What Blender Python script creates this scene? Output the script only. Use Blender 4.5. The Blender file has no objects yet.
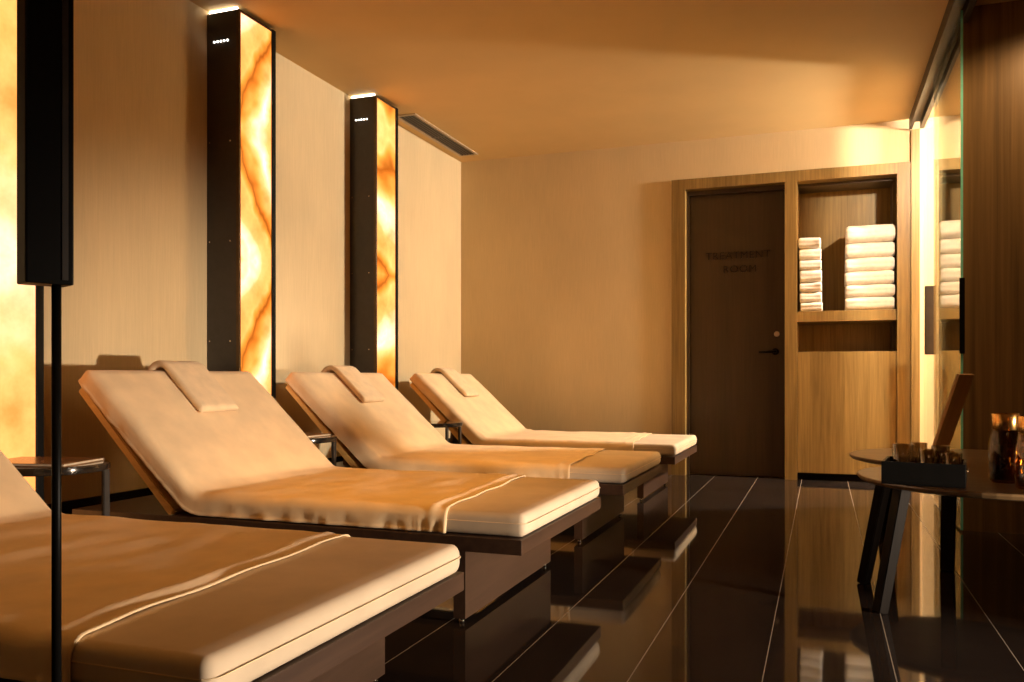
import bpy, bmesh, math, random
from mathutils import Vector, Matrix, noise
random.seed(7)
S = bpy.context.scene
COL = S.collection
PI = math.pi

# ------------------------------------------------------------------ materials
def new_mat(name):
    m = bpy.data.materials.new(name); m.use_nodes = True
    nt = m.node_tree
    return m, nt, nt.nodes['Principled BSDF']
def N(nt, t, **kw):
    n = nt.nodes.new(t)
    for k, v in kw.items():
        if k in n.inputs: n.inputs[k].default_value = v
        else: setattr(n, k, v)
    return n
def L(nt, a, b): nt.links.new(a, b)
def ramp(nt, stops, interp='LINEAR'):
    r = nt.nodes.new('ShaderNodeValToRGB'); e = r.color_ramp.elements
    r.color_ramp.interpolation = interp
    while len(e) < len(stops): e.new(0.5)
    for i, (p, c) in enumerate(stops):
        e[i].position = p; e[i].color = (*c, 1)
    return r
def coords(nt, scale, kind='Object', loc=(0, 0, 0)):
    tc = nt.nodes.new('ShaderNodeTexCoord'); mp = nt.nodes.new('ShaderNodeMapping')
    mp.inputs['Scale'].default_value = scale; mp.inputs['Location'].default_value = loc
    L(nt, tc.outputs[kind], mp.inputs['Vector']); return mp.outputs['Vector']
def bump(nt, bs, src, strength, dist=0.002):
    b = N(nt, 'ShaderNodeBump', Strength=strength, Distance=dist)
    L(nt, src, b.inputs['Height']); L(nt, b.outputs['Normal'], bs.inputs['Normal'])

def mat_plain(name, col, rough=0.5, metal=0.0, coat=0.0, var=0.15, scale=30, bstr=0.0):
    m, nt, bs = new_mat(name)
    n = N(nt, 'ShaderNodeTexNoise', Scale=1.0, Detail=4.0)
    L(nt, coords(nt, (scale,)*3), n.inputs['Vector'])
    r = ramp(nt, [(0.3, tuple(c*(1-var) for c in col)), (0.7, tuple(min(1, c*(1+var)) for c in col))])
    L(nt, n.outputs['Fac'], r.inputs['Fac']); L(nt, r.outputs['Color'], bs.inputs['Base Color'])
    bs.inputs['Roughness'].default_value = rough; bs.inputs['Metallic'].default_value = metal
    bs.inputs['Coat Weight'].default_value = coat
    if bstr: bump(nt, bs, n.outputs['Fac'], bstr)
    return m
def mat_wood(name, dark, light, rough=0.45, grain=(60, 60, 2.2), coat=0.0, knots=True, spec=0.5):
    m, nt, bs = new_mat(name)
    a = N(nt, 'ShaderNodeTexNoise', Scale=1.0, Detail=6.0, Roughness=0.6, Distortion=0.4)
    L(nt, coords(nt, grain), a.inputs['Vector'])
    b = N(nt, 'ShaderNodeTexNoise', Scale=1.0, Detail=2.0)
    L(nt, coords(nt, tuple(g*0.12 for g in grain)), b.inputs['Vector'])
    mx = N(nt, 'ShaderNodeMath', operation='MULTIPLY_ADD'); mx.inputs[1].default_value = 0.55
    ml = N(nt, 'ShaderNodeMath', operation='MULTIPLY'); ml.inputs[1].default_value = 0.45
    L(nt, b.outputs['Fac'], ml.inputs[0]); L(nt, a.outputs['Fac'], mx.inputs[0]); L(nt, ml.outputs[0], mx.inputs[2])
    r = ramp(nt, [(0.34, dark), (0.5, tuple((d+l)/2 for d, l in zip(dark, light))), (0.66, light)])
    L(nt, mx.outputs[0], r.inputs['Fac']); L(nt, r.outputs['Color'], bs.inputs['Base Color'])
    bs.inputs['Roughness'].default_value = rough; bs.inputs['Coat Weight'].default_value = coat
    bs.inputs['Specular IOR Level'].default_value = spec
    bump(nt, bs, a.outputs['Fac'], 0.12)
    return m
def mat_fabric(name, col, weave=900, rough=0.95, bstr=0.25, var=0.08, soft=7.0, sheen=0.15):
    m, nt, bs = new_mat(name)
    n = N(nt, 'ShaderNodeTexNoise', Scale=soft, Detail=5.0)
    L(nt, coords(nt, (1, 1, 1)), n.inputs['Vector'])
    f = N(nt, 'ShaderNodeTexNoise', Scale=weave, Detail=2.0)
    L(nt, coords(nt, (1, 1, 1)), f.inputs['Vector'])
    r = ramp(nt, [(0.3, tuple(c*(1-var) for c in col)), (0.7, tuple(min(1, c*(1+var)) for c in col))])
    L(nt, n.outputs['Fac'], r.inputs['Fac']); L(nt, r.outputs['Color'], bs.inputs['Base Color'])
    bs.inputs['Roughness'].default_value = rough; bs.inputs['Sheen Weight'].default_value = sheen
    bs.inputs['Specular IOR Level'].default_value = 0.15
    ad = N(nt, 'ShaderNodeMath', operation='ADD'); L(nt, n.outputs['Fac'], ad.inputs[0]); L(nt, f.outputs['Fac'], ad.inputs[1])
    bump(nt, bs, ad.outputs[0], bstr, 0.003)
    return m
def mat_emit(name, col, strength):
    m, nt, bs = new_mat(name)
    nt.nodes.remove(bs)
    e = N(nt, 'ShaderNodeEmission', Strength=strength); e.inputs['Color'].default_value = (*col, 1)
    L(nt, e.outputs[0], nt.nodes['Material Output'].inputs[0])
    return m
def mat_wallpaper(name, col):
    m, nt, bs = new_mat(name)
    n = N(nt, 'ShaderNodeTexNoise', Scale=1.0, Detail=5.0, Roughness=0.7)
    L(nt, coords(nt, (170, 170, 5)), n.inputs['Vector'])
    n2 = N(nt, 'ShaderNodeTexNoise', Scale=1.0, Detail=3.0)
    L(nt, coords(nt, (2.2, 2.2, 1.2)), n2.inputs['Vector'])
    ad = N(nt, 'ShaderNodeMath', operation='MULTIPLY_ADD'); ad.inputs[1].default_value = 0.5
    hm = N(nt, 'ShaderNodeMath', operation='MULTIPLY'); hm.inputs[1].default_value = 0.5
    L(nt, n2.outputs['Fac'], hm.inputs[0]); L(nt, n.outputs['Fac'], ad.inputs[0]); L(nt, hm.outputs[0], ad.inputs[2])
    r = ramp(nt, [(0.3, tuple(c*0.86 for c in col)), (0.7, tuple(min(1, c*1.1) for c in col))])
    L(nt, ad.outputs[0], r.inputs['Fac']); L(nt, r.outputs['Color'], bs.inputs['Base Color'])
    bs.inputs['Roughness'].default_value = 0.75; bs.inputs['Specular IOR Level'].default_value = 0.25
    bump(nt, bs, n.outputs['Fac'], 0.12)
    return m
def mat_glass_thin(name, tint, f0=0.045, rough=0.0, wob=0.0, top=1.0):
    """thin glass: Schlick reflection over a clear tinted body"""
    m, nt, bs = new_mat(name); nt.nodes.remove(bs)
    t = N(nt, 'ShaderNodeBsdfTransparent'); t.inputs['Color'].default_value = (*tint, 1)
    g = N(nt, 'ShaderNodeBsdfGlossy', Roughness=rough); g.inputs['Color'].default_value = (0.98, 1, 0.97, 1)
    ge = nt.nodes.new('ShaderNodeNewGeometry'); dt = N(nt, 'ShaderNodeVectorMath', operation='DOT_PRODUCT')
    nrm = ge.outputs['Normal']
    if wob:
        nz = N(nt, 'ShaderNodeTexNoise', Scale=45.0, Detail=1.0); L(nt, coords(nt, (1, 1, 1)), nz.inputs['Vector'])
        b = N(nt, 'ShaderNodeBump', Strength=wob, Distance=0.004); L(nt, nz.outputs['Fac'], b.inputs['Height'])
        nrm = b.outputs['Normal']; L(nt, nrm, g.inputs['Normal'])
    L(nt, nrm, dt.inputs[0]); L(nt, ge.outputs['Incoming'], dt.inputs[1])
    ab = N(nt, 'ShaderNodeMath', operation='ABSOLUTE'); L(nt, dt.outputs['Value'], ab.inputs[0])
    om = N(nt, 'ShaderNodeMath', operation='SUBTRACT', use_clamp=True); om.inputs[0].default_value = 1.0; L(nt, ab.outputs[0], om.inputs[1])
    pw = N(nt, 'ShaderNodeMath', operation='POWER'); pw.inputs[1].default_value = 5.0; L(nt, om.outputs[0], pw.inputs[0])
    fr = N(nt, 'ShaderNodeMath', operation='MULTIPLY_ADD', use_clamp=True); fr.inputs[1].default_value = top-f0; fr.inputs[2].default_value = f0
    L(nt, pw.outputs[0], fr.inputs[0])
    mx = N(nt, 'ShaderNodeMixShader')
    L(nt, fr.outputs[0], mx.inputs[0]); L(nt, t.outputs[0], mx.inputs[1]); L(nt, g.outputs[0], mx.inputs[2])
    L(nt, mx.outputs[0], nt.nodes['Material Output'].inputs[0])
    return m
def mat_jar(name, col, trans=0.85, rough=0.03):
    m, nt, bs = new_mat(name)
    n = N(nt, 'ShaderNodeTexNoise', Scale=14.0, Detail=2.0); L(nt, coords(nt, (1, 1, 1)), n.inputs['Vector'])
    r = ramp(nt, [(0.3, tuple(c*0.8 for c in col)), (0.7, col)])
    L(nt, n.outputs['Fac'], r.inputs['Fac']); L(nt, r.outputs['Color'], bs.inputs['Base Color'])
    bs.inputs['Transmission Weight'].default_value = trans; bs.inputs['Roughness'].default_value = rough
    bs.inputs['IOR'].default_value = 1.48
    bump(nt, bs, n.outputs['Fac'], 0.3, 0.004)
    return m
def mat_onyx(name, zs, seed, slope, strength, freq, phase):
    """backlit onyx slabs, bookmatched about the heights in zs"""
    m, nt, bs = new_mat(name); nt.nodes.remove(bs)
    tc = nt.nodes.new('ShaderNodeTexCoord'); sp = nt.nodes.new('ShaderNodeSeparateXYZ')
    L(nt, tc.outputs['Object'], sp.inputs[0])
    pp = N(nt, 'ShaderNodeMath', operation='PINGPONG'); ofs = N(nt, 'ShaderNodeMath', operation='SUBTRACT')
    L(nt, sp.outputs['Z'], ofs.inputs[0]); ofs.inputs[1].default_value = zs[0]
    L(nt, ofs.outputs[0], pp.inputs[0]); pp.inputs[1].default_value = zs[1]
    cb = nt.nodes.new('ShaderNodeCombineXYZ')
    L(nt, sp.outputs['Y'], cb.inputs['Y']); L(nt, pp.outputs[0], cb.inputs['Z']); cb.inputs['X'].default_value = seed
    nz = N(nt, 'ShaderNodeTexNoise', Scale=1.5, Detail=3.5, Roughness=0.55, Distortion=0.5)
    L(nt, cb.outputs[0], nz.inputs['Vector'])
    ya = N(nt, 'ShaderNodeMath', operation='MULTIPLY_ADD'); ya.inputs[1].default_value = slope
    L(nt, sp.outputs['Y'], ya.inputs[0]); L(nt, pp.outputs[0], ya.inputs[2])
    wa = N(nt, 'ShaderNodeMath', operation='MULTIPLY_ADD'); wa.inputs[1].default_value = 0.8
    L(nt, nz.outputs['Fac'], wa.inputs[0]); L(nt, ya.outputs[0], wa.inputs[2])
    sc = N(nt, 'ShaderNodeMath', operation='MULTIPLY_ADD'); sc.inputs[1].default_value = freq; sc.inputs[2].default_value = phase
    L(nt, wa.outputs[0], sc.inputs[0])
    fr = N(nt, 'ShaderNodeMath', operation='FRACT'); L(nt, sc.outputs[0], fr.inputs[0])
    r = ramp(nt, [(p, tuple(x/4 for x in c)) for p, c in (
        (0.0, (1.55, 0.54, 0.125)), (0.20, (1.65, 0.61, 0.17)), (0.36, (1.9, 1.05, 0.62)),
        (0.50, (1.7, 0.66, 0.20)), (0.62, (1.4, 0.40, 0.06)), (0.70, (0.85, 0.22, 0.02)),
        (0.76, (0.50, 0.11, 0.008)), (0.84, (1.1, 0.37, 0.045)), (0.91, (1.6, 0.58, 0.14)), (1.0, (1.55, 0.54, 0.125)))])
    L(nt, fr.outputs[0], r.inputs['Fac'])
    n2 = N(nt, 'ShaderNodeTexNoise', Scale=3.5, Detail=5.0, Roughness=0.6)
    L(nt, cb.outputs[0], n2.inputs['Vector'])
    r2 = ramp(nt, [(0.3, (0.72, 0.64, 0.5)), (0.5, (1, 1, 1)), (0.72, (1.15, 1.35, 1.7))])
    L(nt, n2.outputs['Fac'], r2.inputs['Fac'])
    mul = nt.nodes.new('ShaderNodeMix'); mul.data_type = 'RGBA'; mul.blend_type = 'MULTIPLY'; mul.inputs['Factor'].default_value = 1.0
    L(nt, r.outputs['Color'], mul.inputs['A']); L(nt, r2.outputs['Color'], mul.inputs['B'])
    e = N(nt, 'ShaderNodeEmission', Strength=strength); L(nt, mul.outputs['Result'], e.inputs['Color'])
    g = N(nt, 'ShaderNodeBsdfGlossy', Roughness=0.08)
    ms = N(nt, 'ShaderNodeMixShader'); ms.inputs[0].default_value = 0.04
    L(nt, e.outputs[0], ms.inputs[1]); L(nt, g.outputs[0], ms.inputs[2])
    L(nt, ms.outputs[0], nt.nodes['Material Output'].inputs[0])
    return m
def mat_floor(name):
    m, nt, bs = new_mat(name)
    tc = nt.nodes.new('ShaderNodeTexCoord'); sp = nt.nodes.new('ShaderNodeSeparateXYZ')
    L(nt, tc.outputs['Object'], sp.inputs[0])
    def line(sock, off, pitch, half):
        a = N(nt, 'ShaderNodeMath', operation='SUBTRACT'); a.inputs[1].default_value = off; L(nt, sock, a.inputs[0])
        p = N(nt, 'ShaderNodeMath', operation='PINGPONG'); p.inputs[1].default_value = pitch/2; L(nt, a.outputs[0], p.inputs[0])
        c = N(nt, 'ShaderNodeMath', operation='LESS_THAN'); c.inputs[1].default_value = half; L(nt, p.outputs[0], c.inputs[0])
        return c.outputs[0]
    lx = line(sp.outputs['X'], -0.142, 0.32, 0.0013)
    ly = line(sp.outputs['Y'], 0.33, 0.96, 0.0012)
    n = N(nt, 'ShaderNodeTexNoise', Scale=3.0, Detail=5.0); L(nt, tc.outputs['Object'], n.inputs['Vector'])
    r = ramp(nt, [(0.3, (0.016, 0.011, 0.009)), (0.7, (0.026, 0.018, 0.014))])
    L(nt, n.outputs['Fac'], r.inputs['Fac'])
    m1 = nt.nodes.new('ShaderNodeMix'); m1.data_type = 'RGBA'
    L(nt, ly, m1.inputs['Factor']); L(nt, r.outputs['Color'], m1.inputs['A']); m1.inputs['B'].default_value = (0.03, 0.024, 0.02, 1)
    m2 = nt.nodes.new('ShaderNodeMix'); m2.data_type = 'RGBA'
    L(nt, lx, m2.inputs['Factor']); L(nt, m1.outputs['Result'], m2.inputs['A']); m2.inputs['B'].default_value = (0.30, 0.25, 0.19, 1)
    L(nt, m2.outputs['Result'], bs.inputs['Base Color'])
    rr = N(nt, 'ShaderNodeMath', operation='MULTIPLY_ADD'); rr.inputs[1].default_value = 0.5; rr.inputs[2].default_value = 0.045
    L(nt, lx, rr.inputs[0]); L(nt, rr.outputs[0], bs.inputs['Roughness'])
    bs.inputs['IOR'].default_value = 1.36; bs.inputs['Specular IOR Level'].default_value = 0.32
    return m

M = {}
M['floor'] = mat_floor('black_gloss_tile')
M['ceiling'] = mat_plain('ceiling_paint', (0.62, 0.42, 0.18), 0.7, var=0.03, scale=3)
M['wall'] = mat_wallpaper('linen_wallpaper', (0.68, 0.52, 0.30))
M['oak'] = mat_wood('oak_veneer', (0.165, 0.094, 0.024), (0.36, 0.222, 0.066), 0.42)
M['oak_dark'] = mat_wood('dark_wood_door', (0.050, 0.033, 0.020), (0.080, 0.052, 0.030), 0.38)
M['panel'] = mat_wood('striped_wood_panelling', (0.065, 0.036, 0.013), (0.30, 0.165, 0.058), 0.33, grain=(34, 34, 0.6), coat=0.2)
M['walnut'] = mat_wood('walnut_lounger_wood', (0.030, 0.015, 0.009), (0.070, 0.036, 0.021), 0.4, grain=(40, 2.5, 40))
M['walnut_base'] = mat_wood('walnut_base_wood', (0.034, 0.018, 0.011), (0.075, 0.040, 0.025), 0.35, grain=(40, 2.5, 40))
M['board'] = mat_wood('backrest_board_wood', (0.52, 0.32, 0.09), (0.70, 0.45, 0.15), 0.5, grain=(3, 3, 60))
M['mattress'] = mat_fabric('cream_mattress_fabric', (0.62, 0.49, 0.35), bstr=0.1, sheen=0.05)
M['sheet'] = mat_fabric('cream_terry_sheet', (0.82, 0.61, 0.37), soft=9, bstr=0.3)
M['towel'] = mat_fabric('white_terry_towel', (0.84, 0.76, 0.66), weave=420, bstr=0.6, soft=30)
M['headtowel'] = mat_fabric('cream_terry_towel', (0.82, 0.62, 0.39), weave=420, bstr=0.5, soft=18)
M['black'] = mat_plain('black_lacquer', (0.006, 0.0055, 0.005), 0.42, var=0.1)
M['black'].node_tree.nodes['Principled BSDF'].inputs['Specular IOR Level'].default_value = 0.12
M['housing'] = mat_plain('charcoal_metal_housing', (0.036, 0.029, 0.024), 0.38, var=0.12)
M['bronze'] = mat_plain('bronze_trim', (0.10, 0.062, 0.03), 0.35, 0.7)
M['bronze_dark'] = mat_plain('dark_bronze', (0.035, 0.022, 0.012), 0.5, 0.1)
M['chrome'] = mat_plain('chrome', (0.62, 0.58, 0.54), 0.12, 1.0, var=0.03)
M['brass'] = mat_plain('pale_brass', (0.62, 0.48, 0.33), 0.45, 0.2)
M['gold'] = mat_plain('gold_metal', (0.75, 0.42, 0.13), 0.2, 1.0, var=0.2, bstr=0.3)
M['tabletop_dark'] = mat_plain('dark_smoked_tabletop', (0.022, 0.016, 0.012), 0.10, coat=0.6)
M['dark_metal'] = mat_plain('dark_polished_metal', (0.035, 0.029, 0.024), 0.16, 0.6)
M['table_wood'] = mat_wood('oak_tabletop', (0.13, 0.075, 0.034), (0.24, 0.145, 0.066), 0.3, grain=(4, 50, 50), coat=0.3)
M['leg_dark'] = mat_wood('dark_stained_leg', (0.006, 0.0045, 0.0035), (0.013, 0.009, 0.0065), 0.55, spec=0.06)
M['menu'] = mat_wood('menu_board_wood', (0.40, 0.23, 0.085), (0.58, 0.35, 0.14), 0.45)
M['glass'] = mat_glass_thin('clear_glass', (0.93, 0.96, 0.94))
M['glass_ar'] = mat_glass_thin('low_reflection_glass', (0.97, 0.98, 0.97), 0.02, top=0.30)
M['glass_edge'] = mat_plain('green_glass_edge', (0.30, 0.90, 0.74), 0.2, var=0.08)
M['tumbler'] = mat_glass_thin('tumbler_glass', (0.70, 0.63, 0.54), 0.17, 0.02, 0.3)
M['amber'] = mat_glass_thin('amber_glass', (0.50, 0.32, 0.15), 0.06, 0.03, 0.5)
M['wax'] = mat_plain('dark_wax', (0.05, 0.024, 0.010), 0.4)
M['flame'] = mat_emit('candle_flame', (1.0, 0.55, 0.16), 9.0)
M['honey'] = mat_glass_thin('honey_glass', (0.85, 0.60, 0.30), 0.08, 0.04, 0.8)
M['led'] = mat_emit('white_led', (1.0, 0.86, 0.66), 7.0)
M['led_dot'] = mat_emit('led_dot', (1.0, 0.93, 0.82), 6.0)
M['paper'] = mat_plain('magazine_pages', (0.62, 0.50, 0.36), 0.5)
M['magazine'] = mat_plain('magazine_cover', (0.22, 0.12, 0.06), 0.22, var=0.4, scale=9)
M['grille'] = mat_plain('grey_vent_metal', (0.10, 0.085, 0.07), 0.5, 0.3)
M['vent_frame'] = mat_plain('vent_frame_paint', (0.46, 0.36, 0.25), 0.5)
M['letters'] = mat_plain('dark_sign_letters', (0.008, 0.006, 0.005), 0.3)

# ------------------------------------------------------------------ mesh helpers
def bx(bm, x0, x1, y0, y1, z0, z1):
    vs = [bm.verts.new(p) for p in ((x0,y0,z0),(x1,y0,z0),(x1,y1,z0),(x0,y1,z0),(x0,y0,z1),(x1,y0,z1),(x1,y1,z1),(x0,y1,z1))]
    for f in ((3,2,1,0),(4,5,6,7),(0,1,5,4),(1,2,6,5),(2,3,7,6),(3,0,4,7)):
        bm.faces.new([vs[i] for i in f])
    return vs
def box_bm(*a, bev=0.0, seg=2):
    bm = bmesh.new(); bx(bm, *a)
    if bev: bmesh.ops.bevel(bm, geom=bm.edges[:], offset=bev, segments=seg, profile=0.6, affect='EDGES')
    return bm
def obj(name, bm, mat, parent=None, smooth=False, loc=None):
    me = bpy.data.meshes.new(name); bmesh.ops.recalc_face_normals(bm, faces=bm.faces[:])
    bm.to_mesh(me); bm.free()
    for m in (mat if isinstance(mat, (list, tuple)) else [mat]): me.materials.append(m)
    if smooth:
        for p in me.polygons: p.use_smooth = True
    o = bpy.data.objects.new(name, me); COL.objects.link(o)
    if parent: o.parent = parent
    if loc: o.location = loc
    return o
def thing(name, label, cat, loc=(0,0,0), rz=0.0, group=None):
    o = bpy.data.objects.new(name, None); COL.objects.link(o)
    o.location = loc; o.rotation_euler = (0, 0, rz); o.empty_display_size = 0.1
    tag(o, label, cat, group); return o
def tag(o, label, cat, group=None):
    o['label'] = label; o['category'] = cat
    if group: o['group'] = group
    return o
def struct(name, bm, mat, parent=None, smooth=False):
    o = obj(name, bm, mat, parent, smooth)
    if not parent: o['kind'] = 'structure'
    return o
def copy_tree(o, parent=None):
    c = o.copy(); COL.objects.link(c)
    if parent: c.parent = parent
    for ch in [k for k in bpy.data.objects if k.parent == o]: copy_tree(ch, c)
    return c
def lathe(bm, prof, seg=32, cx=0, cy=0):
    rings = []
    for r, z in prof:
        if r < 1e-5: rings.append([bm.verts.new((cx, cy, z))]); continue
        rings.append([bm.verts.new((cx+r*math.cos(2*PI*i/seg), cy+r*math.sin(2*PI*i/seg), z)) for i in range(seg)])
    for a, b in zip(rings, rings[1:]):
        for i in range(seg):
            j = (i+1) % seg
            if len(a) == 1 and len(b) == 1: continue
            if len(a) == 1: bm.faces.new((a[0], b[i], b[j]))
            elif len(b) == 1: bm.faces.new((a[i], a[j], b[0]))
            else: bm.faces.new((a[i], a[j], b[j], b[i]))
def lathe_bm(prof, seg=32):
    bm = bmesh.new(); lathe(bm, prof, seg); return bm
def tube(bm, p0, p1, r0, r1=None, seg=14, cap=True):
    p0, p1 = Vector(p0), Vector(p1); r1 = r0 if r1 is None else r1
    d = (p1-p0).normalized(); a = d.orthogonal().normalized(); b = d.cross(a)
    R = [[bm.verts.new(p + (a*math.cos(2*PI*i/seg) + b*math.sin(2*PI*i/seg))*r) for i in range(seg)] for p, r in ((p0, r0), (p1, r1))]
    for i in range(seg):
        j = (i+1) % seg; bm.faces.new((R[0][i], R[0][j], R[1][j], R[1][i]))
    if cap: bm.faces.new(R[0][::-1]); bm.faces.new(R[1])
def tube_bm(*a, **k):
    bm = bmesh.new(); tube(bm, *a, **k); return bm
def bar_bm(p0, p1, w, t, side=(0, 1, 0), taper=1.0, bev=0.003):
    """rectangular bar between two points; w along side, t across"""
    p0, p1 = Vector(p0), Vector(p1); d = (p1-p0).normalized(); s = Vector(side); s = (s - d*s.dot(d)).normalized(); n = d.cross(s)
    bm = bmesh.new(); vs = []
    for p, k in ((p0, 1.0), (p1, taper)):
        for a, b in ((-1,-1),(1,-1),(1,1),(-1,1)):
            vs.append(bm.verts.new(p + s*a*w*k/2 + n*b*t*k/2))
    for f in ((3,2,1,0),(4,5,6,7),(0,1,5,4),(1,2,6,5),(2,3,7,6),(3,0,4,7)): bm.faces.new([vs[i] for i in f])
    if bev: bmesh.ops.bevel(bm, geom=bm.edges[:], offset=bev, segments=2, affect='EDGES')
    return bm
def rrect(w, h, r, n=5):
    """closed rounded rectangle, half sizes w,h"""
    pts = []
    for cx, cy, a0 in ((w-r, h-r, 0), (-w+r, h-r, 90), (-w+r, -h+r, 180), (w-r, -h+r, 270)):
        for i in range(n+1):
            a = math.radians(a0 + 90*i/n); pts.append((cx+r*math.cos(a), cy+r*math.sin(a)))
    return pts
def loft(bm, rings, close=True, cap=True):
    V = [[bm.verts.new(p) for p in r] for r in rings]
    n = len(V[0])
    for a, b in zip(V, V[1:]):
        for i in range(n if close else n-1):
            j = (i+1) % n; bm.faces.new((a[i], a[j], b[j], b[i]))
    if cap and close:
        bm.faces.new(V[0][::-1]); bm.faces.new(V[-1])
    return V

# ------------------------------------------------------------------ room constants (metres)
H = 2.62; XW = -2.92; YB = 6.70; XR = 3.3; YN = -1.6
# ---- shell
bm = bmesh.new(); bx(bm, XW-0.1, XR+0.1, YN-0.1, YB+0.5, -0.12, 0.0); struct('floor', bm, M['floor'])
bm = bmesh.new(); bx(bm, XW-0.1, XR+0.1, YN-0.1, YB+0.5, H, H+0.1); struct('ceiling', bm, M['ceiling'])
bm = bmesh.new(); bx(bm, XW-0.1, XW, YN-0.1, YB+0.1, 0, H); struct('wall_left', bm, M['wall'])
bm = bmesh.new()
bx(bm, XW, -1.11, YB, YB+0.1, 0, H); bx(bm, -1.11, 0.60, YB, YB+0.1, 2.315, H); bx(bm, 0.60, XR, YB, YB+0.1, 0, H)
bx(bm, -1.25, 0.80, YB+0.42, YB+0.47, 0, H)
struct('wall_back', bm, M['wall'])
bm = bmesh.new(); bx(bm, XR, XR+0.1, YN-0.1, YB+0.1, 0, H); struct('wall_right', bm, M['wall'])
bm = bmesh.new(); bx(bm, XW, XR, YN-0.1, YN, 0, H); struct('wall_front', bm, M['wall'])
# partition of striped wood: faces the camera at the right, returns behind the glass door
bm = bmesh.new(); bx(bm, 0.662, XR, 4.76, 4.86, 0, H); bx(bm, 0.662, 0.72, 4.86, 5.70, 0, H)
struct('wall_partition', bm, M['panel'])
bm = bmesh.new(); bx(bm, XW, XW+0.015, YN, YB, 0.0, 0.26); struct('baseboard_left', bm, M['black'])

# ---- oak portal round the door and the towel niche
bm = bmesh.new()
FY = YB-0.02
for a in ((-1.11, -1.005, 0, 2.235), (-0.262, -0.176, 0, 2.235), (0.509, 0.60, 0, 2.235)):
    bx(bm, a[0], a[1], FY, YB+0.10, a[2], a[3])
bx(bm, -1.11, 0.60, FY, YB+0.10, 2.235, 2.315)
struct('trim_1', bm, M['oak'])
bm = bmesh.new(); bx(bm, 0.60, 0.655, YB-0.035, YB, 0, H-0.08); struct('trim_2', bm, M['oak'])
# ---- ceiling track of the sliding door
bm = bmesh.new()
bx(bm, 0.585, 0.605, 2.2, YB-0.036, H-0.08, H); bx(bm, 0.655, 0.685, 2.2, YB-0.036, H-0.08, H); bx(bm, 0.605, 0.655, 2.2, YB-0.036, H-0.03, H)
struct('trim_3', bm, M['bronze_dark'])

# ---- door
d = struct('door_1', box_bm(-1.005, -0.262, YB+0.10, YB+0.145, 0.005, 2.235), M['oak_dark'])
bm = bmesh.new(); bx(bm, -1.004, -0.985, YB+0.06, YB+0.10, 0.0, 2.234); bx(bm, -0.985, -0.262, YB+0.06, YB+0.10, 2.20, 2.234)
obj('door_stop', bm, M['oak_dark'], d)
bm = bmesh.new(); tube(bm, (-0.335, YB+0.10, 0.965), (-0.335, YB+0.09, 0.965), 0.027); tube(bm, (-0.335, YB+0.09, 0.965), (-0.335, YB+0.055, 0.965), 0.011)
tube(bm, (-0.325, YB+0.055, 0.965), (-0.455, YB+0.055, 0.962), 0.011, 0.009)
obj('lever_handle', bm, M['black'], d, True)
bm = bmesh.new(); tube(bm, (-0.325, YB+0.10, 1.10), (-0.325, YB+0.088, 1.10), 0.021, 0.019, 20); tube(bm, (-0.325, YB+0.088, 1.10), (-0.325, YB+0.085, 1.10), 0.008)
lk = obj('lock_rosette', bm, M['brass'], d)
def text_mesh(txt, size, depth):
    cu = bpy.data.curves.new('lettering', 'FONT'); cu.body = txt; cu.size = size; cu.extrude = depth
    cu.align_x = 'CENTER'; cu.align_y = 'CENTER'; cu.space_character = 1.12
    o = bpy.data.objects.new('lettering', cu); COL.objects.link(o)
    dg = bpy.context.evaluated_depsgraph_get(); dg.update()
    me = bpy.data.meshes.new_from_object(o.evaluated_get(dg))
    bpy.data.objects.remove(o); bpy.data.curves.remove(cu)
    return me
for txt, x, z in (('TREATMENT', -0.615, 1.715), ('ROOM', -0.60, 1.608)):
    me = text_mesh(txt, 0.080, 0.003); me.materials.append(M['letters'])
    o = bpy.data.objects.new('sign_lettering', me); COL.objects.link(o); o.parent = d
    o.location = (x, YB+0.097, z); o.rotation_euler = (PI/2, 0, 0)

# ---- towel cabinet in the niche
t = thing('towel_cabinet', 'built-in oak cabinet with an open towel niche above a flat lower door', 'cabinet', (0.1665, YB+0.1, 0))
ox, oy = 0.1665, YB+0.1
def lb(x0, x1, y0, y1, z0, z1, bev=0): return box_bm(x0-ox, x1-ox, y0-oy, y1-oy, z0, z1, bev=bev)
X0, X1 = -0.176, 0.509
obj('back_panel', lb(X0+0.006, X1-0.02, YB+0.36, YB+0.38, 0.0, 2.235), M['oak'], t)
obj('side_panel', lb(X0, X0+0.006, YB+0.10, YB+0.38, 0.0, 2.235), M['oak'], t)
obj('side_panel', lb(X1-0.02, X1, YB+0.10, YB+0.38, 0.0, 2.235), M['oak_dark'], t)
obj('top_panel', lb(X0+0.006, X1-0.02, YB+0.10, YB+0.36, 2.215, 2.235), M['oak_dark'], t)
obj('shelf', lb(X0+0.001, X1-0.001, YB-0.005, YB+0.36, 1.182, 1.26, 0.002), M['oak'], t)
obj('counter_panel', lb(X0+0.006, X1-0.02, YB+0.02, YB+0.36, 0.935, 0.955), M['oak'], t)
obj('door', lb(X0+0.003, X1-0.003, YB-0.01, YB+0.012, 0.055, 0.957, 0.0015), M['oak'], t)
obj('plinth', lb(X0+0.003, X1-0.003, YB+0.03, YB+0.06, 0.0, 0.055), M['black'], t)

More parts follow.
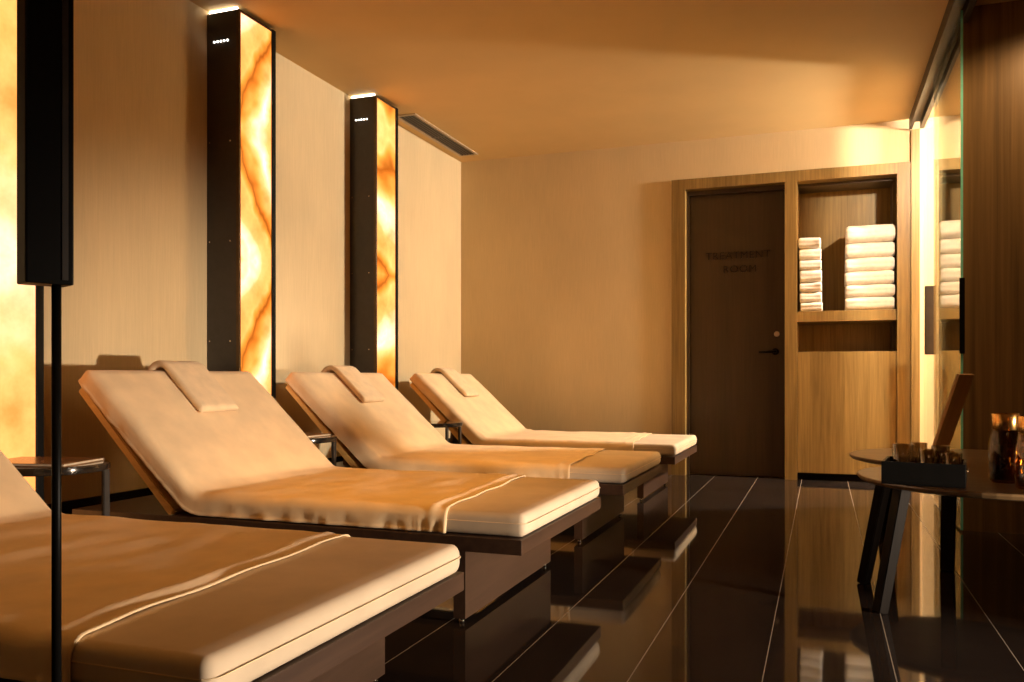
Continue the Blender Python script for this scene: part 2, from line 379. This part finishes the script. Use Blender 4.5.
# ---- towels
def towel_mesh(w, dpt, h, seed, rr=0.93):
    """folded towel: fold at the front, soft edges, a crease where the layers meet on the sides"""
    bm = bmesh.new(); rings = []
    nx = 18
    for i in range(nx+1):
        u = i/nx; x = (u-0.5)*w
        e = min(u, 1-u)*w; k = 1.0 if e > 0.012 else 0.80 + 0.20*math.sqrt(max(0, 1-(1-e/0.012)**2))
        ring = []
        for (a, b) in rrect(dpt/2, h/2*k, h/2*rr*k, 6):
            p = Vector((x, a, b))
            q = noise.noise(Vector((x*9+seed*3.1, a*9, b*16+seed)))*0.006 + noise.noise(Vector((x*45+seed, a*45, b*45)))*0.0010
            pin = -0.006*math.exp(-(b/(h*0.10))**2)
            ring.append(p + Vector((0, -1 if a < 0 else 1, 0))*(q+pin) + Vector((0, 0, q*0.6)))
        rings.append(ring)
    loft(bm, rings); return bm
ords6 = ['topmost', 'second from the top', 'third from the top', 'third from the bottom', 'second from the bottom', 'bottom']
ords7 = ['topmost', 'second from the top', 'third from the top', 'middle', 'third from the bottom', 'second from the bottom', 'bottom']
z = 1.261
for k in range(6):
    hh = [0.098, 0.088, 0.10, 0.098, 0.112, 0.125][k]
    o = obj('bath_towel', towel_mesh(0.334, 0.27, hh, k+1), M['towel'], None, True, (0.330+random.uniform(-.004, .004), YB+0.15+random.uniform(-.005, .005), z+hh/2))
    o.rotation_euler = (0, random.uniform(-.008, .008), random.uniform(-.02, .02))
    tag(o, f'white bath towel, {ords6[5-k]} of the wide right stack', 'towel', 'bath towels in the wide stack'); z += hh + 0.001
z = 1.261
for k in range(7):
    hh = [0.066, 0.080, 0.070, 0.092, 0.074, 0.085, 0.082][k]
    o = obj('hand_towel', towel_mesh(0.156, 0.26, hh, k+11, 0.9), M['towel'], None, True, (-0.088+0.014-0.002*k+random.uniform(-.003, .003), YB+0.14+random.uniform(-.004, .004), z+hh/2))
    o.rotation_euler = (0, random.uniform(-.015, .015), random.uniform(-.03, .03))
    tag(o, f'small white hand towel, {ords7[6-k]} of the narrow left stack', 'towel', 'hand towels in the narrow stack'); z += hh + 0.001

# ---- sliding glass door
t = thing('sliding_glass_door', 'sliding glass door with a bright green edge, nearer of the two glass doors', 'glass door', (0.65, 5.24, 0))
bm = box_bm(-0.005, 0.005, -0.536, 0.54, 0.012, H-0.035)
obj('glass_pane', bm, M['glass'], t)
obj('glass_edge', box_bm(-0.0055, 0.0055, -0.54, -0.536, 0.012, H-0.035), M['glass_edge'], t)
obj('edge_pull', box_bm(-0.012, 0.012, -0.552, -0.5405, 0.885, 1.26, bev=0.002), M['black'], t)

t = thing('sliding_glass_door', 'glass door leaf with a long dark handle, beside the towel cabinet', 'glass door', (0.672, 6.20, 0))
obj('glass_pane', box_bm(-0.005, 0.005, -0.41, 0.455, 0.012, H-0.035), M['glass_ar'], t)
obj('handle', box_bm(-0.034, 0.032, -0.014, 0.014, 0.918, 1.372, bev=0.003), M['bronze_dark'], t)

# ---- ceiling vent
t = thing('ceiling_vent', 'long dark slotted air vent in the ceiling along the left wall', 'vent', (-2.76, 5.92, H))
bm = bmesh.new()
for a in ((-0.085, -0.062, -0.58, 0.58), (0.062, 0.085, -0.58, 0.58), (-0.062, 0.062, -0.58, -0.557), (-0.062, 0.062, 0.557, 0.58)):
    bx(bm, a[0], a[1], a[2], a[3], -0.008, -0.001)
obj('frame', bm, M['vent_frame'], t)
obj('duct_plate', box_bm(-0.061, 0.061, -0.556, 0.556, -0.003, -0.001), M['black'], t)
bm = bmesh.new()
for i in range(5):
    x = -0.048 + 0.024*i; bx(bm, x-0.005, x+0.005, -0.556, 0.556, -0.007, -0.004)
bx(bm, -0.061, 0.061, -0.012, 0.012, -0.0075, -0.003)
obj('grille', bm, M['grille'], t)

# ---- backlit onyx columns
def onyx_column(y0, y1, label, zs, seed, slope, strength, freq, phase):
    xo = -2.722
    t = thing('onyx_wall_light', label, 'wall light', (XW, (y0+y1)/2, 0), group='backlit onyx wall lights')
    hy = (y1-y0)/2; dx = xo-XW; zt = H-0.018
    obj('housing', box_bm(0.001, dx-0.012, -hy, hy, 0.0, zt, bev=0.002), M['housing'], t)
    obj('onyx_panel', box_bm(dx-0.012, dx-0.003, -hy+0.014, hy-0.030, 0.005, zt-0.012), mat_onyx('backlit_onyx', zs, seed, slope, strength, freq, phase), t)
    obj('edge_trim', box_bm(dx-0.018, dx, -hy-0.001, -hy+0.013, 0.0, zt, bev=0.0015), M['bronze'], t)
    obj('edge_trim', box_bm(dx-0.018, dx+0.004, hy-0.030, hy+0.001, 0.0, zt, bev=0.0015), M['black'], t)
    obj('top_trim', box_bm(dx-0.012, dx, -hy+0.014, hy-0.030, zt-0.012, zt), M['bronze'], t)
    obj('led_strip', box_bm(0.01, dx-0.02, -hy+0.006, -hy+0.020, zt, H-0.002), M['led'], t)
    for i in range(5):
        bm = bmesh.new(); bmesh.ops.create_icosphere(bm, subdivisions=2, radius=0.0055)
        obj('vent_light_dot', bm, M['led_dot'], t, True, (0.048+0.020*i, -hy-0.001, H-0.165))  # emissive dots stand for LED light leaking through holes in the housing
    for zz in (0.95, 1.45, 1.95):
        for xx in (0.02, 0.145):
            obj('screw', tube_bm((xx, -hy, zz), (xx, -hy-0.003, zz), 0.004, seg=10), M['chrome'], t)
    return t
onyx_column(2.02, 2.36, 'backlit onyx wall light at the left edge of the photo, nearest of the three', (2.5, 1.3), 11.3, 0.3, 5.2, 0.45, 0.62)
onyx_column(3.49, 3.785, 'backlit onyx wall light with swirling orange veins, middle one of the three', (2.02, 0.66), 3.7, -1.25, 5.4, 2.3, 0.10)
onyx_column(4.87, 5.165, 'backlit onyx wall light farthest from the camera, next to the ceiling vent', (1.45, 0.95), 7.9, 0.25, 5.8, 1.5, 0.05)

# ------------------------------------------------------------------ loungers
LX = -1.6          # x of the lounger origin
def path_pts(xf, zt, xh, ang, ln, rad=0.085):
    """top-surface path foot -> head as list of (x,z,normal angle,s); local x"""
    tl = rad*math.tan(ang/2)
    P = []; xa = xh + tl
    n1 = 34
    for i in range(n1+1): P.append((xf + (xa-xf)*i/n1, zt, 0.0))
    for i in range(1, 11):
        a = ang*i/10; P.append((xa - rad*math.sin(a), zt + rad*(1-math.cos(a)), a))
    x, z, _ = P[-1]
    n2 = 20
    for i in range(1, n2+1):
        l = (ln-tl)*i/n2; P.append((x - l*math.cos(ang), z + l*math.sin(ang), ang))
    out = []; s = 0; prev = None
    for (px, pz, a) in P:
        if prev: s += math.hypot(px-prev[0], pz-prev[1])
        out.append((px, pz, a, s)); prev = (px, pz)
    return out
def place(p, y, depth):
    """point at lateral y and depth below the top surface"""
    x, z, a, s = p
    nx, nz = math.sin(a), math.cos(a)         # normal of the top surface (up, leaning to +x on the incline)
    return Vector((x - nx*depth, y, z - nz*depth))
def mattress_bm(P, hw, th, seed):
    bm = bmesh.new(); rings = []; S_ = P[-1][3]; r = 0.022
    for p in P:
        s = p[3]; e = min(s, S_-s)
        rings.append([place(p, y, th/2 - b) for y, b in rrect(hw, th/2, r)])
    # rounded ends
    def end(p, sign):
        out = []
        for k in range(1, 6):
            a = PI/2*k/5; ins = r*(1-math.cos(a)); off = r*math.sin(a)
            x, z, an, s = p
            q = (x + sign*off*math.cos(an), z - sign*off*math.sin(an), an, s)
            out.append([place(q, y*(hw-ins)/hw, th/2 - b*(th/2-ins)/(th/2)) for y, b in rrect(hw, th/2, r)])
        return out
    rings = end(P[0], 1)[::-1] + rings + end(P[-1], -1)
    loft(bm, rings); return bm
def interp(P, s):
    for a, b in zip(P, P[1:]):
        if b[3] >= s:
            t = 0 if b[3] == a[3] else (s-a[3])/(b[3]-a[3]); return tuple(a[i]+(b[i]-a[i])*t for i in range(3)) + (s,)
    return P[-1]
def sheet_bm(P, hw, th, s0, seed, skew=0.03, drop=0.95):
    """cover from hem at s0 to the head, hanging over both sides"""
    bm = bmesh.new(); S_ = P[-1][3]; off = 0.007; r = 0.034; rings = []
    half = []
    W = hw+off; D = th*drop
    # cross profile (y, depth) near side -> top -> far side
    prof = [(-W-0.004, D)] + [(-W, D - (D-r)*i/5) for i in range(1, 5)]
    for i in range(7):
        a = PI/2*i/6; prof.append((-W + r*(1-math.cos(a)), -off + r*(1-math.sin(a))))
    n = 30
    for i in range(1, n): prof.append((-W+r + (2*W-2*r)*i/n, -off))
    prof += [(-y, d) for y, d in prof[:12][::-1]]
    ns = 96
    for i in range(ns+1):
        u = i/ns
        ring = []
        for (y, dd) in prof:
            sA = s0 + skew*(y/hw) + 0.004*math.sin(y*21+seed)
            # finer rings close to the hem
            uu = u*u*0.35 + u*0.65
            s = sA + (S_ - sA)*uu
            p = interp(P, s)
            v = place(p, y, dd)
            ds = s - sA; side = max(0, (dd)/th)
            w = noise.noise(Vector((s*5.0+seed*7, y*4.5, 0)))*0.004 + noise.noise(Vector((s*13+seed, y*6+4, 2)))*0.0016
            # ridges running along the hem
            rid = 0.009*math.exp(-((ds-0.055-0.02*noise.noise(Vector((y*4, seed, 3))))/0.014)**2)*(0.6+0.6*noise.noise(Vector((y*5+seed, 1.5, 0)))) 
            rid += 0.006*math.exp(-((ds-0.11-0.05*y)/0.018)**2)*max(0, noise.noise(Vector((y*6+seed, 7, 0)))+0.2)
            hem = 0.0016*math.exp(-(ds/0.006)**2)
            # tucks at the hinge
            bend = p[2]
            tuck = 0.0
            if side > 0.15:
                tuck = (noise.noise(Vector((s*16+seed, dd*12, 5)))*0.006 + noise.noise(Vector((s*46+seed, dd*20, 8)))*0.003)*min(1, side*1.3) + 0.005*math.exp(-(ds/0.10)**2)*math.sin(ds*150)*side
            cre = 0.010*math.exp(-((s - s_hinge(P) + 0.05*y)/0.022)**2)*(0.5+noise.noise(Vector((y*3+seed, 9, 0)))) if abs(y) < W-0.02 else 0
            up = max(-0.0045, w + rid + cre) + hem
            nrm = Vector((math.sin(p[2]), 0, math.cos(p[2])))
            k = 1-min(1, side*1.2)
            v += nrm*up*k
            if side > 0.0: v += Vector((0, (-1 if y < 0 else 1)*max(-0.005, tuck + hem*0.8 + abs(w)*0.6), 0))*min(1, side*1.5)
            ring.append(v)
        rings.append(ring)
    # wrap over the head end
    p = P[-1]
    for k in range(1, 8):
        a = PI/2*min(k, 5)/5; rr2 = 0.036; ins = rr2*(1-math.cos(a)); o2 = rr2*math.sin(a)
        x, z, an, s = p; q = (x - o2*math.cos(an), z + o2*math.sin(an), an, s)
        ring = []
        for (y, dd) in prof:
            d2 = dd if k <= 5 else dd
            y2 = y*(1-ins/hw*0.5); d3 = max(dd, ins*0.9 + (0 if k <= 5 else 0.018*(k-5)))
            ring.append(place(q, y2, d3))
        rings.append(ring)
    loft(bm, rings, close=False, cap=False)
    return bm
def s_hinge(P):
    for p in P:
        if p[2] > 0.3: return p[3]
    return P[-1][3]
def head_towel_bm(P, s_in, hw, th, off, seed):
    """small towel hung over the head end of the cover"""
    S_ = P[-1][3]; pts = []
    for i in range(15): pts.append((interp(P, S_ - s_in + s_in*i/14), 0.0))
    bm = bmesh.new(); rings = []
    x, z, an, s = P[-1]
    seq = [place(q, 0, -off-th/2) for q, _ in pts]; nr = [Vector((math.sin(q[2]), 0, math.cos(q[2]))) for q, _ in pts]
    R = 0.040 + th/2 + 0.006; c = Vector((x, 0, z)) - Vector((math.sin(an), 0, math.cos(an)))*0.030
    T = Vector((-math.cos(an), 0, math.sin(an))); Nn = Vector((math.sin(an), 0, math.cos(an)))
    Rn = off+th/2+0.030
    for k in range(1, 9):
        a = PI*0.62*k/8; dv = Nn*math.cos(a) + T*math.sin(a); seq.append(c + dv*(Rn + (R-Rn)*min(1, math.sin(a)))); nr.append(dv)
    for idx, (q, n_) in enumerate(zip(seq, nr)):
        e = idx/(len(seq)-1); k = 1.0
        if idx == 0: k = 0.55
        ring = []
        for y, b in rrect(hw, th/2*k, th/2*0.85*k, 4):
            w = noise.noise(Vector((q.x*9+seed, y*8, q.z*9)))*0.004
            sag = -0.004*math.exp(-((y+hw*0.15)/0.03)**2) if b > 0 else 0
            ring.append(q + n_*(b + (w+sag if b > 0 else 0)) + Vector((0, y + 0.006*math.sin(q.z*14+seed), 0)))
        rings.append(ring)
    loft(bm, rings); return bm

def lounger(yc, xh, ang, ln, seed, which, wt):
    xl = lambda X: X - LX
    t = thing('spa_lounger', f'cream covered spa lounger, {which}', 'lounger', (LX, yc, 0), group='spa loungers in a row')
    hw = 0.482
    obj('frame', box_bm(xl(-2.60), xl(-0.84), -hw, hw, 0.237, 0.283, bev=0.002), M['walnut'], t)
    for X in (-1.06, -2.38):
        lp = obj('leg_panel', box_bm(xl(X)-0.02, xl(X)+0.02, -0.44, 0.44, 0.018, 0.237), M['walnut_base'], t)
        for sy in (-0.42, 0.42):
            obj('foot', lathe_bm([(0, 0), (0.008, 0), (0.009, 0.004), (0.007, 0.018), (0, 0.018)], 14), M['chrome'], lp, True, (xl(X), sy, 0))
    zt = 0.358; th = 0.072
    P = path_pts(xl(-0.858), zt, xl(xh), ang, ln-0.012)
    mt = obj('mattress', mattress_bm(P, 0.462, th, seed), M['mattress'], t, True)
    # piping seam round the foot end
    bm = bmesh.new(); zz = zt-0.030
    prev = None
    pl = [(xl(-1.16), -0.4635), (xl(-0.861), -0.4635)] + [(xl(-0.861)+0.030*math.sin(a), -0.4335-0.030*math.cos(a)) for a in [PI/2*i/4 for i in range(1, 5)]]
    pl = pl + [(x, -y) for x, y in pl[::-1]]
    for a, b in zip(pl, pl[1:]): tube(bm, (a[0], a[1], zz), (b[0], b[1], zz), 0.0012, seg=8, cap=False)
    obj('piping', bm, M['sheet'], mt, True)
    # backrest board behind the mattress
    hx, hz = xl(xh)+0.00, 0.268
    a2 = ang + math.radians(3.0)
    p0 = Vector((hx-0.02, 0, 0.292)); L2 = ln + 0.02
    bm = bmesh.new(); T = Vector((-math.cos(a2), 0, math.sin(a2))); Nn = Vector((math.sin(a2), 0, math.cos(a2)))
    bp = p0 - Nn*0.058
    vs = []
    rings = []
    for l in (0.05, L2):
        rings.append([bp + T*l + Nn*b + Vector((0, y, 0)) for y, b in ((-0.465, -0.016), (0.465, -0.016), (0.465, 0.016), (-0.465, 0.016))])
    loft(bm, rings); bmesh.ops.bevel(bm, geom=bm.edges[:], offset=0.004, segments=2, affect='EDGES')
    obj('backrest_board', bm, M['board'], t)
    q = bp + T*(L2*0.62)
    st = bar_bm((q.x, 0, q.z-0.022), (q.x-0.02, 0, 0.284), 0.30, 0.022); obj('backrest_support', st, M['walnut'], t)
    # cover
    s0 = abs(-0.858+1.125)
    sh = obj('terry_cover', sheet_bm(P, 0.462, th, s0, seed), M['sheet'], t, True)
    md = sh.modifiers.new('thickness', 'SOLIDIFY'); md.thickness = 0.003; md.offset = -1
    if wt:
        ht = obj('headrest_towel', head_towel_bm(P, 0.25, 0.114, 0.030, 0.010, seed), M['headtowel'], None, True, (LX, yc, 0))
        tag(ht, f'folded cream towel on the backrest of the lounger {wt}', 'towel', 'headrest towels')
    return t
R = math.radians
lounger(1.465, -2.17, R(40), 0.66, 1, 'nearest the camera, cut off at the lower left', None)
lounger(2.86, -2.06, R(43), 0.64, 2, 'second from the camera, its head behind the thin black pole', 'second from the camera')
lounger(4.23, -2.11, R(42.5), 0.645, 3, 'third from the camera, its head near the middle onyx light', 'third from the camera')
lounger(5.66, -2.11, R(42.5), 0.645, 4, 'farthest from the camera, along the back wall', 'farthest away')

# ------------------------------------------------------------------ side tables between loungers
def side_table(x, y, label):
    t = thing('side_table', label, 'side table', (x, y, 0), group='side tables between the loungers')
    out = rrect(0.26, 0.17, 0.165, 10); bm = bmesh.new()
    loft(bm, [[(x, yy, zz) for x, yy in rrect(0.26-i, 0.17-i, 0.165-i, 10)] for zz, i in ((0.454, 0.004), (0.457, 0.0), (0.477, 0.0), (0.480, 0.003))])
    obj('tabletop', bm, M['tabletop_dark'], t)
    bm = bmesh.new()
    V = [[(x*k, yy*k2, zz) for x, yy in out] for zz, k, k2 in ((0.458, 1.008, 1.012), (0.466, 1.012, 1.018), (0.474, 1.008, 1.012))]
    loft(bm, V, cap=False); obj('rim', bm, M['dark_metal'], t, True)
    for sx, sy in ((1, -1), (1, 1), (-1, -1), (-1, 1)):
        obj('leg', bar_bm((sx*0.215, sy*0.10, 0.0), (sx*0.215, sy*0.10, 0.454), 0.026 if not (sx > 0 and sy < 0 and y < 3) else 0.012, 0.014, side=(0, 1, 0) if sx > 0 else (1, 0, 0), bev=0.002), M['chrome'] if (sx > 0 and sy < 0 and y < 3) else M['housing'], t)
    return t
side_table(-2.52, 2.147, 'dark oval side table behind the thin black pole, nearest of the three')
side_table(-2.49, 3.545, 'dark oval side table between the second and third loungers')
side_table(-2.42, 4.94, 'dark oval side table between the third and farthest loungers')
def magazine(loc, rz, label, w=0.15, l=0.11):
    t = thing('magazine', label, 'magazine', loc, rz, 'magazines on the side tables')
    bm = bmesh.new(); bx(bm, -w, w, -l, l, 0.0025, 0.0085); bmesh.ops.bevel(bm, geom=bm.edges[:], offset=0.001, affect='EDGES')
    obj('pages', bm, M['paper'], t)
    bm = bmesh.new(); bx(bm, -w-.002, w+.002, -l-.002, l+.002, 0.0, 0.0025); bx(bm, -w-.002, w+.002, -l-.002, l+.002, 0.0085, 0.0105); bx(bm, -w-.002, w+.002, l, l+.0025, 0.0025, 0.0085)
    obj('cover', bm, M['magazine'], t)
magazine((-2.46, 2.13, 0.4802), 0.25, 'thin glossy magazine lying on the nearest side table, by the black pole')
magazine((-2.44, 3.53, 0.4802), -0.1, 'thin magazine lying on the side table between the second and third loungers')

# ------------------------------------------------------------------ slim floor lamp, left foreground
t = thing('floor_lamp', 'slim black floor lamp with a tall box head on a thin pole', 'floor lamp', (-0.764, 0.679, 0))
obj('base', lathe_bm([(0, 0), (0.13, 0), (0.133, 0.006), (0.12, 0.018), (0.07, 0.10), (0.035, 0.22), (0.012, 0.385), (0.0048, 0.40), (0, 0.40)], 36), M['black'], t, True)
obj('pole', tube_bm((0, 0, 0.39), (0, 0, 0.868), 0.0048, seg=16), M['black'], t, True)
hd = obj('lamp_head', box_bm(-0.034, 0.0125, -0.016, 0.016, 0.867, 1.66, bev=0.002), M['black'], t)
hd.rotation_euler = (0, 0, R(65))
g = obj('trim_strip', box_bm(0.0005, 0.0065, -0.0172, -0.0155, 0.872, 1.655), M['housing'], hd)

# ------------------------------------------------------------------ round tables on the right
def round_table(cx, cy, r, zt, legs, label):
    # legs: (angle, radius at the top, radius at the foot)
    t = thing('round_table', label, 'table', (cx, cy, 0), group='low round tables')
    prof = [(0, zt-0.024), (r-0.035, zt-0.024), (r-0.010, zt-0.018), (r, zt-0.008), (r, zt-0.002), (r-0.003, zt), (0, zt)]
    obj('tabletop', lathe_bm(prof, 72), M['table_wood'], t, False)
    for a, r0, r1 in legs:
        c, s = math.cos(a), math.sin(a)
        obj('leg', bar_bm((c*r0, s*r0, zt-0.024), (c*r1, s*r1, 0.001), 0.054, 0.036, side=(-s, c, 0), taper=0.9), M['leg_dark'], t)
    return t
round_table(0.545, 3.18, 0.430, 0.437, [(R(148), 0.385, 0.470), (R(204), 0.325, 0.402), (R(24), 0.385, 0.46), (R(328), 0.34, 0.42)], 'low round table carrying the black tray and glass jars')
round_table(0.577, 4.16, 0.46, 0.421, [(R(255), 0.37, 0.42), (R(15), 0.37, 0.42), (R(135), 0.37, 0.42)], 'low round table behind, carrying the leaning wooden board')
ZT = 0.437
# tray with tumblers
tr = thing('tray', 'square black tray box on the nearest round table, holding small glasses', 'tray', (0.304, 2.957, ZT+0.0005), R(-9))
bm = bmesh.new(); a, b, hh, w = 0.116, 0.10, 0.070, 0.008
bx(bm, -a, a, -b, b, 0, 0.008); bx(bm, -a, a, -b, -b+w, 0.008, hh); bx(bm, -a, a, b-w, b, 0.008, hh); bx(bm, -a, -a+w, -b+w, b-w, 0.008, hh); bx(bm, a-w, a, -b+w, b-w, 0.008, hh)
obj('box', bm, M['black'], tr)
for s in (-1, 1): obj('side_grip', tube_bm((s*(a+0.002), -0.04, 0.045), (s*(a+0.002), 0.04, 0.045), 0.004), M['bronze'], tr, True)
def tumbler_bm(r, h):
    return lathe_bm([(0, 0), (r*0.86, 0), (r*0.9, 0.003), (r, h-0.001), (r-0.0012, h), (r-0.0024, h-0.001), (r*0.84, 0.010), (0, 0.009)], 28)
names = ['leftmost', 'second from the left', 'middle', 'fourth from the left', 'rightmost and lowest']
mw = Matrix.Translation(tr.location) @ Matrix.Rotation(tr.rotation_euler.z, 4, 'Z')
for (lx, ly, r, h), nm in zip([(-0.066, 0.030, 0.030, 0.108), (-0.020, 0.066, 0.025, 0.112), (0.010, -0.010, 0.025, 0.098), (0.044, 0.040, 0.027, 0.106), (0.080, -0.020, 0.026, 0.090)], names):
    p = mw @ Vector((lx, ly, 0.0085))
    o = obj('tumbler', tumbler_bm(r, h), M['tumbler'], None, True, p)
    tag(o, f'small clear drinking glass in the black tray, {nm} of its glasses', 'glass', 'glasses in the tray')
# jars
def jar(loc, wax, lit, body, label):
    t = thing('glass_jar', label, 'jar', loc, group='amber jars on the nearest round table')
    obj('body', lathe_bm([(0, 0), (0.036, 0), (0.041, 0.006), (0.044, 0.03), (0.045, 0.075), (0.042, 0.118), (0.036, 0.142), (0.034, 0.150),
                          (0.032, 0.150), (0.034, 0.142), (0.040, 0.117), (0.043, 0.075), (0.042, 0.03), (0.039, 0.009), (0, 0.008)], 36), body, t, True)
    obj('collar', lathe_bm([(0.0345, 0.148), (0.0355, 0.150), (0.0355, 0.172), (0.0375, 0.192), (0.0365, 0.194), (0.0345, 0.190), (0.0335, 0.172), (0.0335, 0.150), (0.0345, 0.148)], 36), M['gold'], t, True)
    obj('candle', lathe_bm([(0, 0.0085), (0.034, 0.0085), (0.037, 0.03), (0.0375, wax-0.002), (0.036, wax), (0.004, wax-0.003), (0, wax-0.003)], 28), M['wax'], t, True)
    t.scale = (1.08, 1.08, 1.12)
    if lit:
        obj('flame', lathe_bm([(0, wax+0.004), (0.005, wax+0.010), (0.0065, wax+0.018), (0.004, wax+0.030), (0, wax+0.042)], 14), M['flame'], t, True)
    return t
jar((0.545, 3.05, ZT+0.0005), 0.105, False, M['amber'], 'dark amber glass jar with a shiny gold collar, right of the black tray')
jar((0.588, 2.895, ZT+0.0005), 0.035, True, M['honey'], 'glowing honey-coloured glass jar at the right edge, beside the darker jar')
# leaning board
t = thing('menu_board', '', 'menu board')
obj('board', box_bm(-0.062, 0.062, -0.0075, 0.0075, 0.002, 0.375, bev=0.002), M['menu'], t)
ft = obj('stand', box_bm(-0.05, 0.05, -0.045, 0.035, -0.006, 0.008, bev=0.002), M['menu'], t)
ft.rotation_euler = (R(-19), 0, 0)
t.matrix_world = Matrix.Translation((0.497, 4.27, 0.4285)) @ Matrix.Rotation(R(54), 4, 'Z') @ Matrix.Rotation(R(19), 4, 'X')
tag(t, 'plain wooden board standing tilted on the farther round table', 'menu board')

# ------------------------------------------------------------------ lights
def light(kind, name, loc, energy, col, size=0.1, target=None, **kw):
    l = bpy.data.lights.new(name, kind); l.energy = energy; l.color = col
    o = bpy.data.objects.new(name, l); COL.objects.link(o); o.location = loc
    if kind == 'AREA': l.size = size
    else: l.shadow_soft_size = size
    for k, v in kw.items(): setattr(l, k, v)
    if target: o.rotation_euler = (Vector(target)-Vector(loc)).to_track_quat('-Z', 'Y').to_euler()
    return o
WARM = (1.0, 0.74, 0.50)
LP = Vector((2.8, 2.0, 0.43))
for hd_, en in ((190, 900), (167, 1250)):
    light('SPOT', 'lounge_lamp', LP, en, (1.0, 0.82, 0.63), 0.09, LP + Vector((math.cos(R(hd_)), math.sin(R(hd_)), -0.035)), spot_size=R(34), spot_blend=1.0)
light('POINT', 'corridor_lamp', (0.98, 5.24, 2.45), 200, (1.0, 0.85, 0.66), 0.04)
light('POINT', 'corridor_lamp', (2.0, 6.45, 2.31), 900, (1.0, 0.89, 0.77), 0.08)
AMB = (1.0, 0.45, 0.07)  # for added out-of-view fill spots that turn the lounger tops amber, no fixtures
light('SPOT', 'amber_fill', (-1.3, 1.7, 2.58), 30, AMB, 0.05, (-1.35, 1.7, 0.36), spot_size=R(64), spot_blend=0.9)
light('SPOT', 'amber_fill', (-1.1, 2.3, 2.58), 110, AMB, 0.05, (-1.45, 2.95, 0.36), spot_size=R(46), spot_blend=0.9)
light('SPOT', 'amber_fill', (-0.9, 2.9, 2.58), 140, AMB, 0.05, (-1.45, 4.3, 0.36), spot_size=R(40), spot_blend=0.9)
light('SPOT', 'panel_fill', (1.25, 4.2, 2.56), 45, (1.0, 0.66, 0.32), 0.04, (0.95, 4.76, 1.6), spot_size=R(95), spot_blend=0.6)  # added fill spot to brighten the wood partition, no fitting up there
light('AREA', 'rear_fill', (0.6, -0.9, 2.5), 2, (1.0, 0.60, 0.28), 0.5, (0, 1.5, 0))  # added weak soft fill from behind the camera, not a known lamp

w = bpy.data.worlds.new('World'); S.world = w; w.use_nodes = True
w.node_tree.nodes['Background'].inputs['Color'].default_value = (1.0, 0.7, 0.45, 1)
w.node_tree.nodes['Background'].inputs['Strength'].default_value = 0.01

# ------------------------------------------------------------------ camera
cd = bpy.data.cameras.new('camera'); cam = bpy.data.objects.new('camera', cd); COL.objects.link(cam)
cd.sensor_width = 36; cd.lens = 847/1024*36; cd.shift_y = 36/1024; cd.clip_start = 0.02
cam.location = (0, 0, 0.77); cam.rotation_euler = (PI/2, 0, R(20.1))
S.camera = cam
S.view_settings.view_transform = 'Standard'; S.view_settings.look = 'None'
S.view_settings.exposure = 0.0; S.view_settings.gamma = 1.0; S.view_settings.use_curve_mapping = False
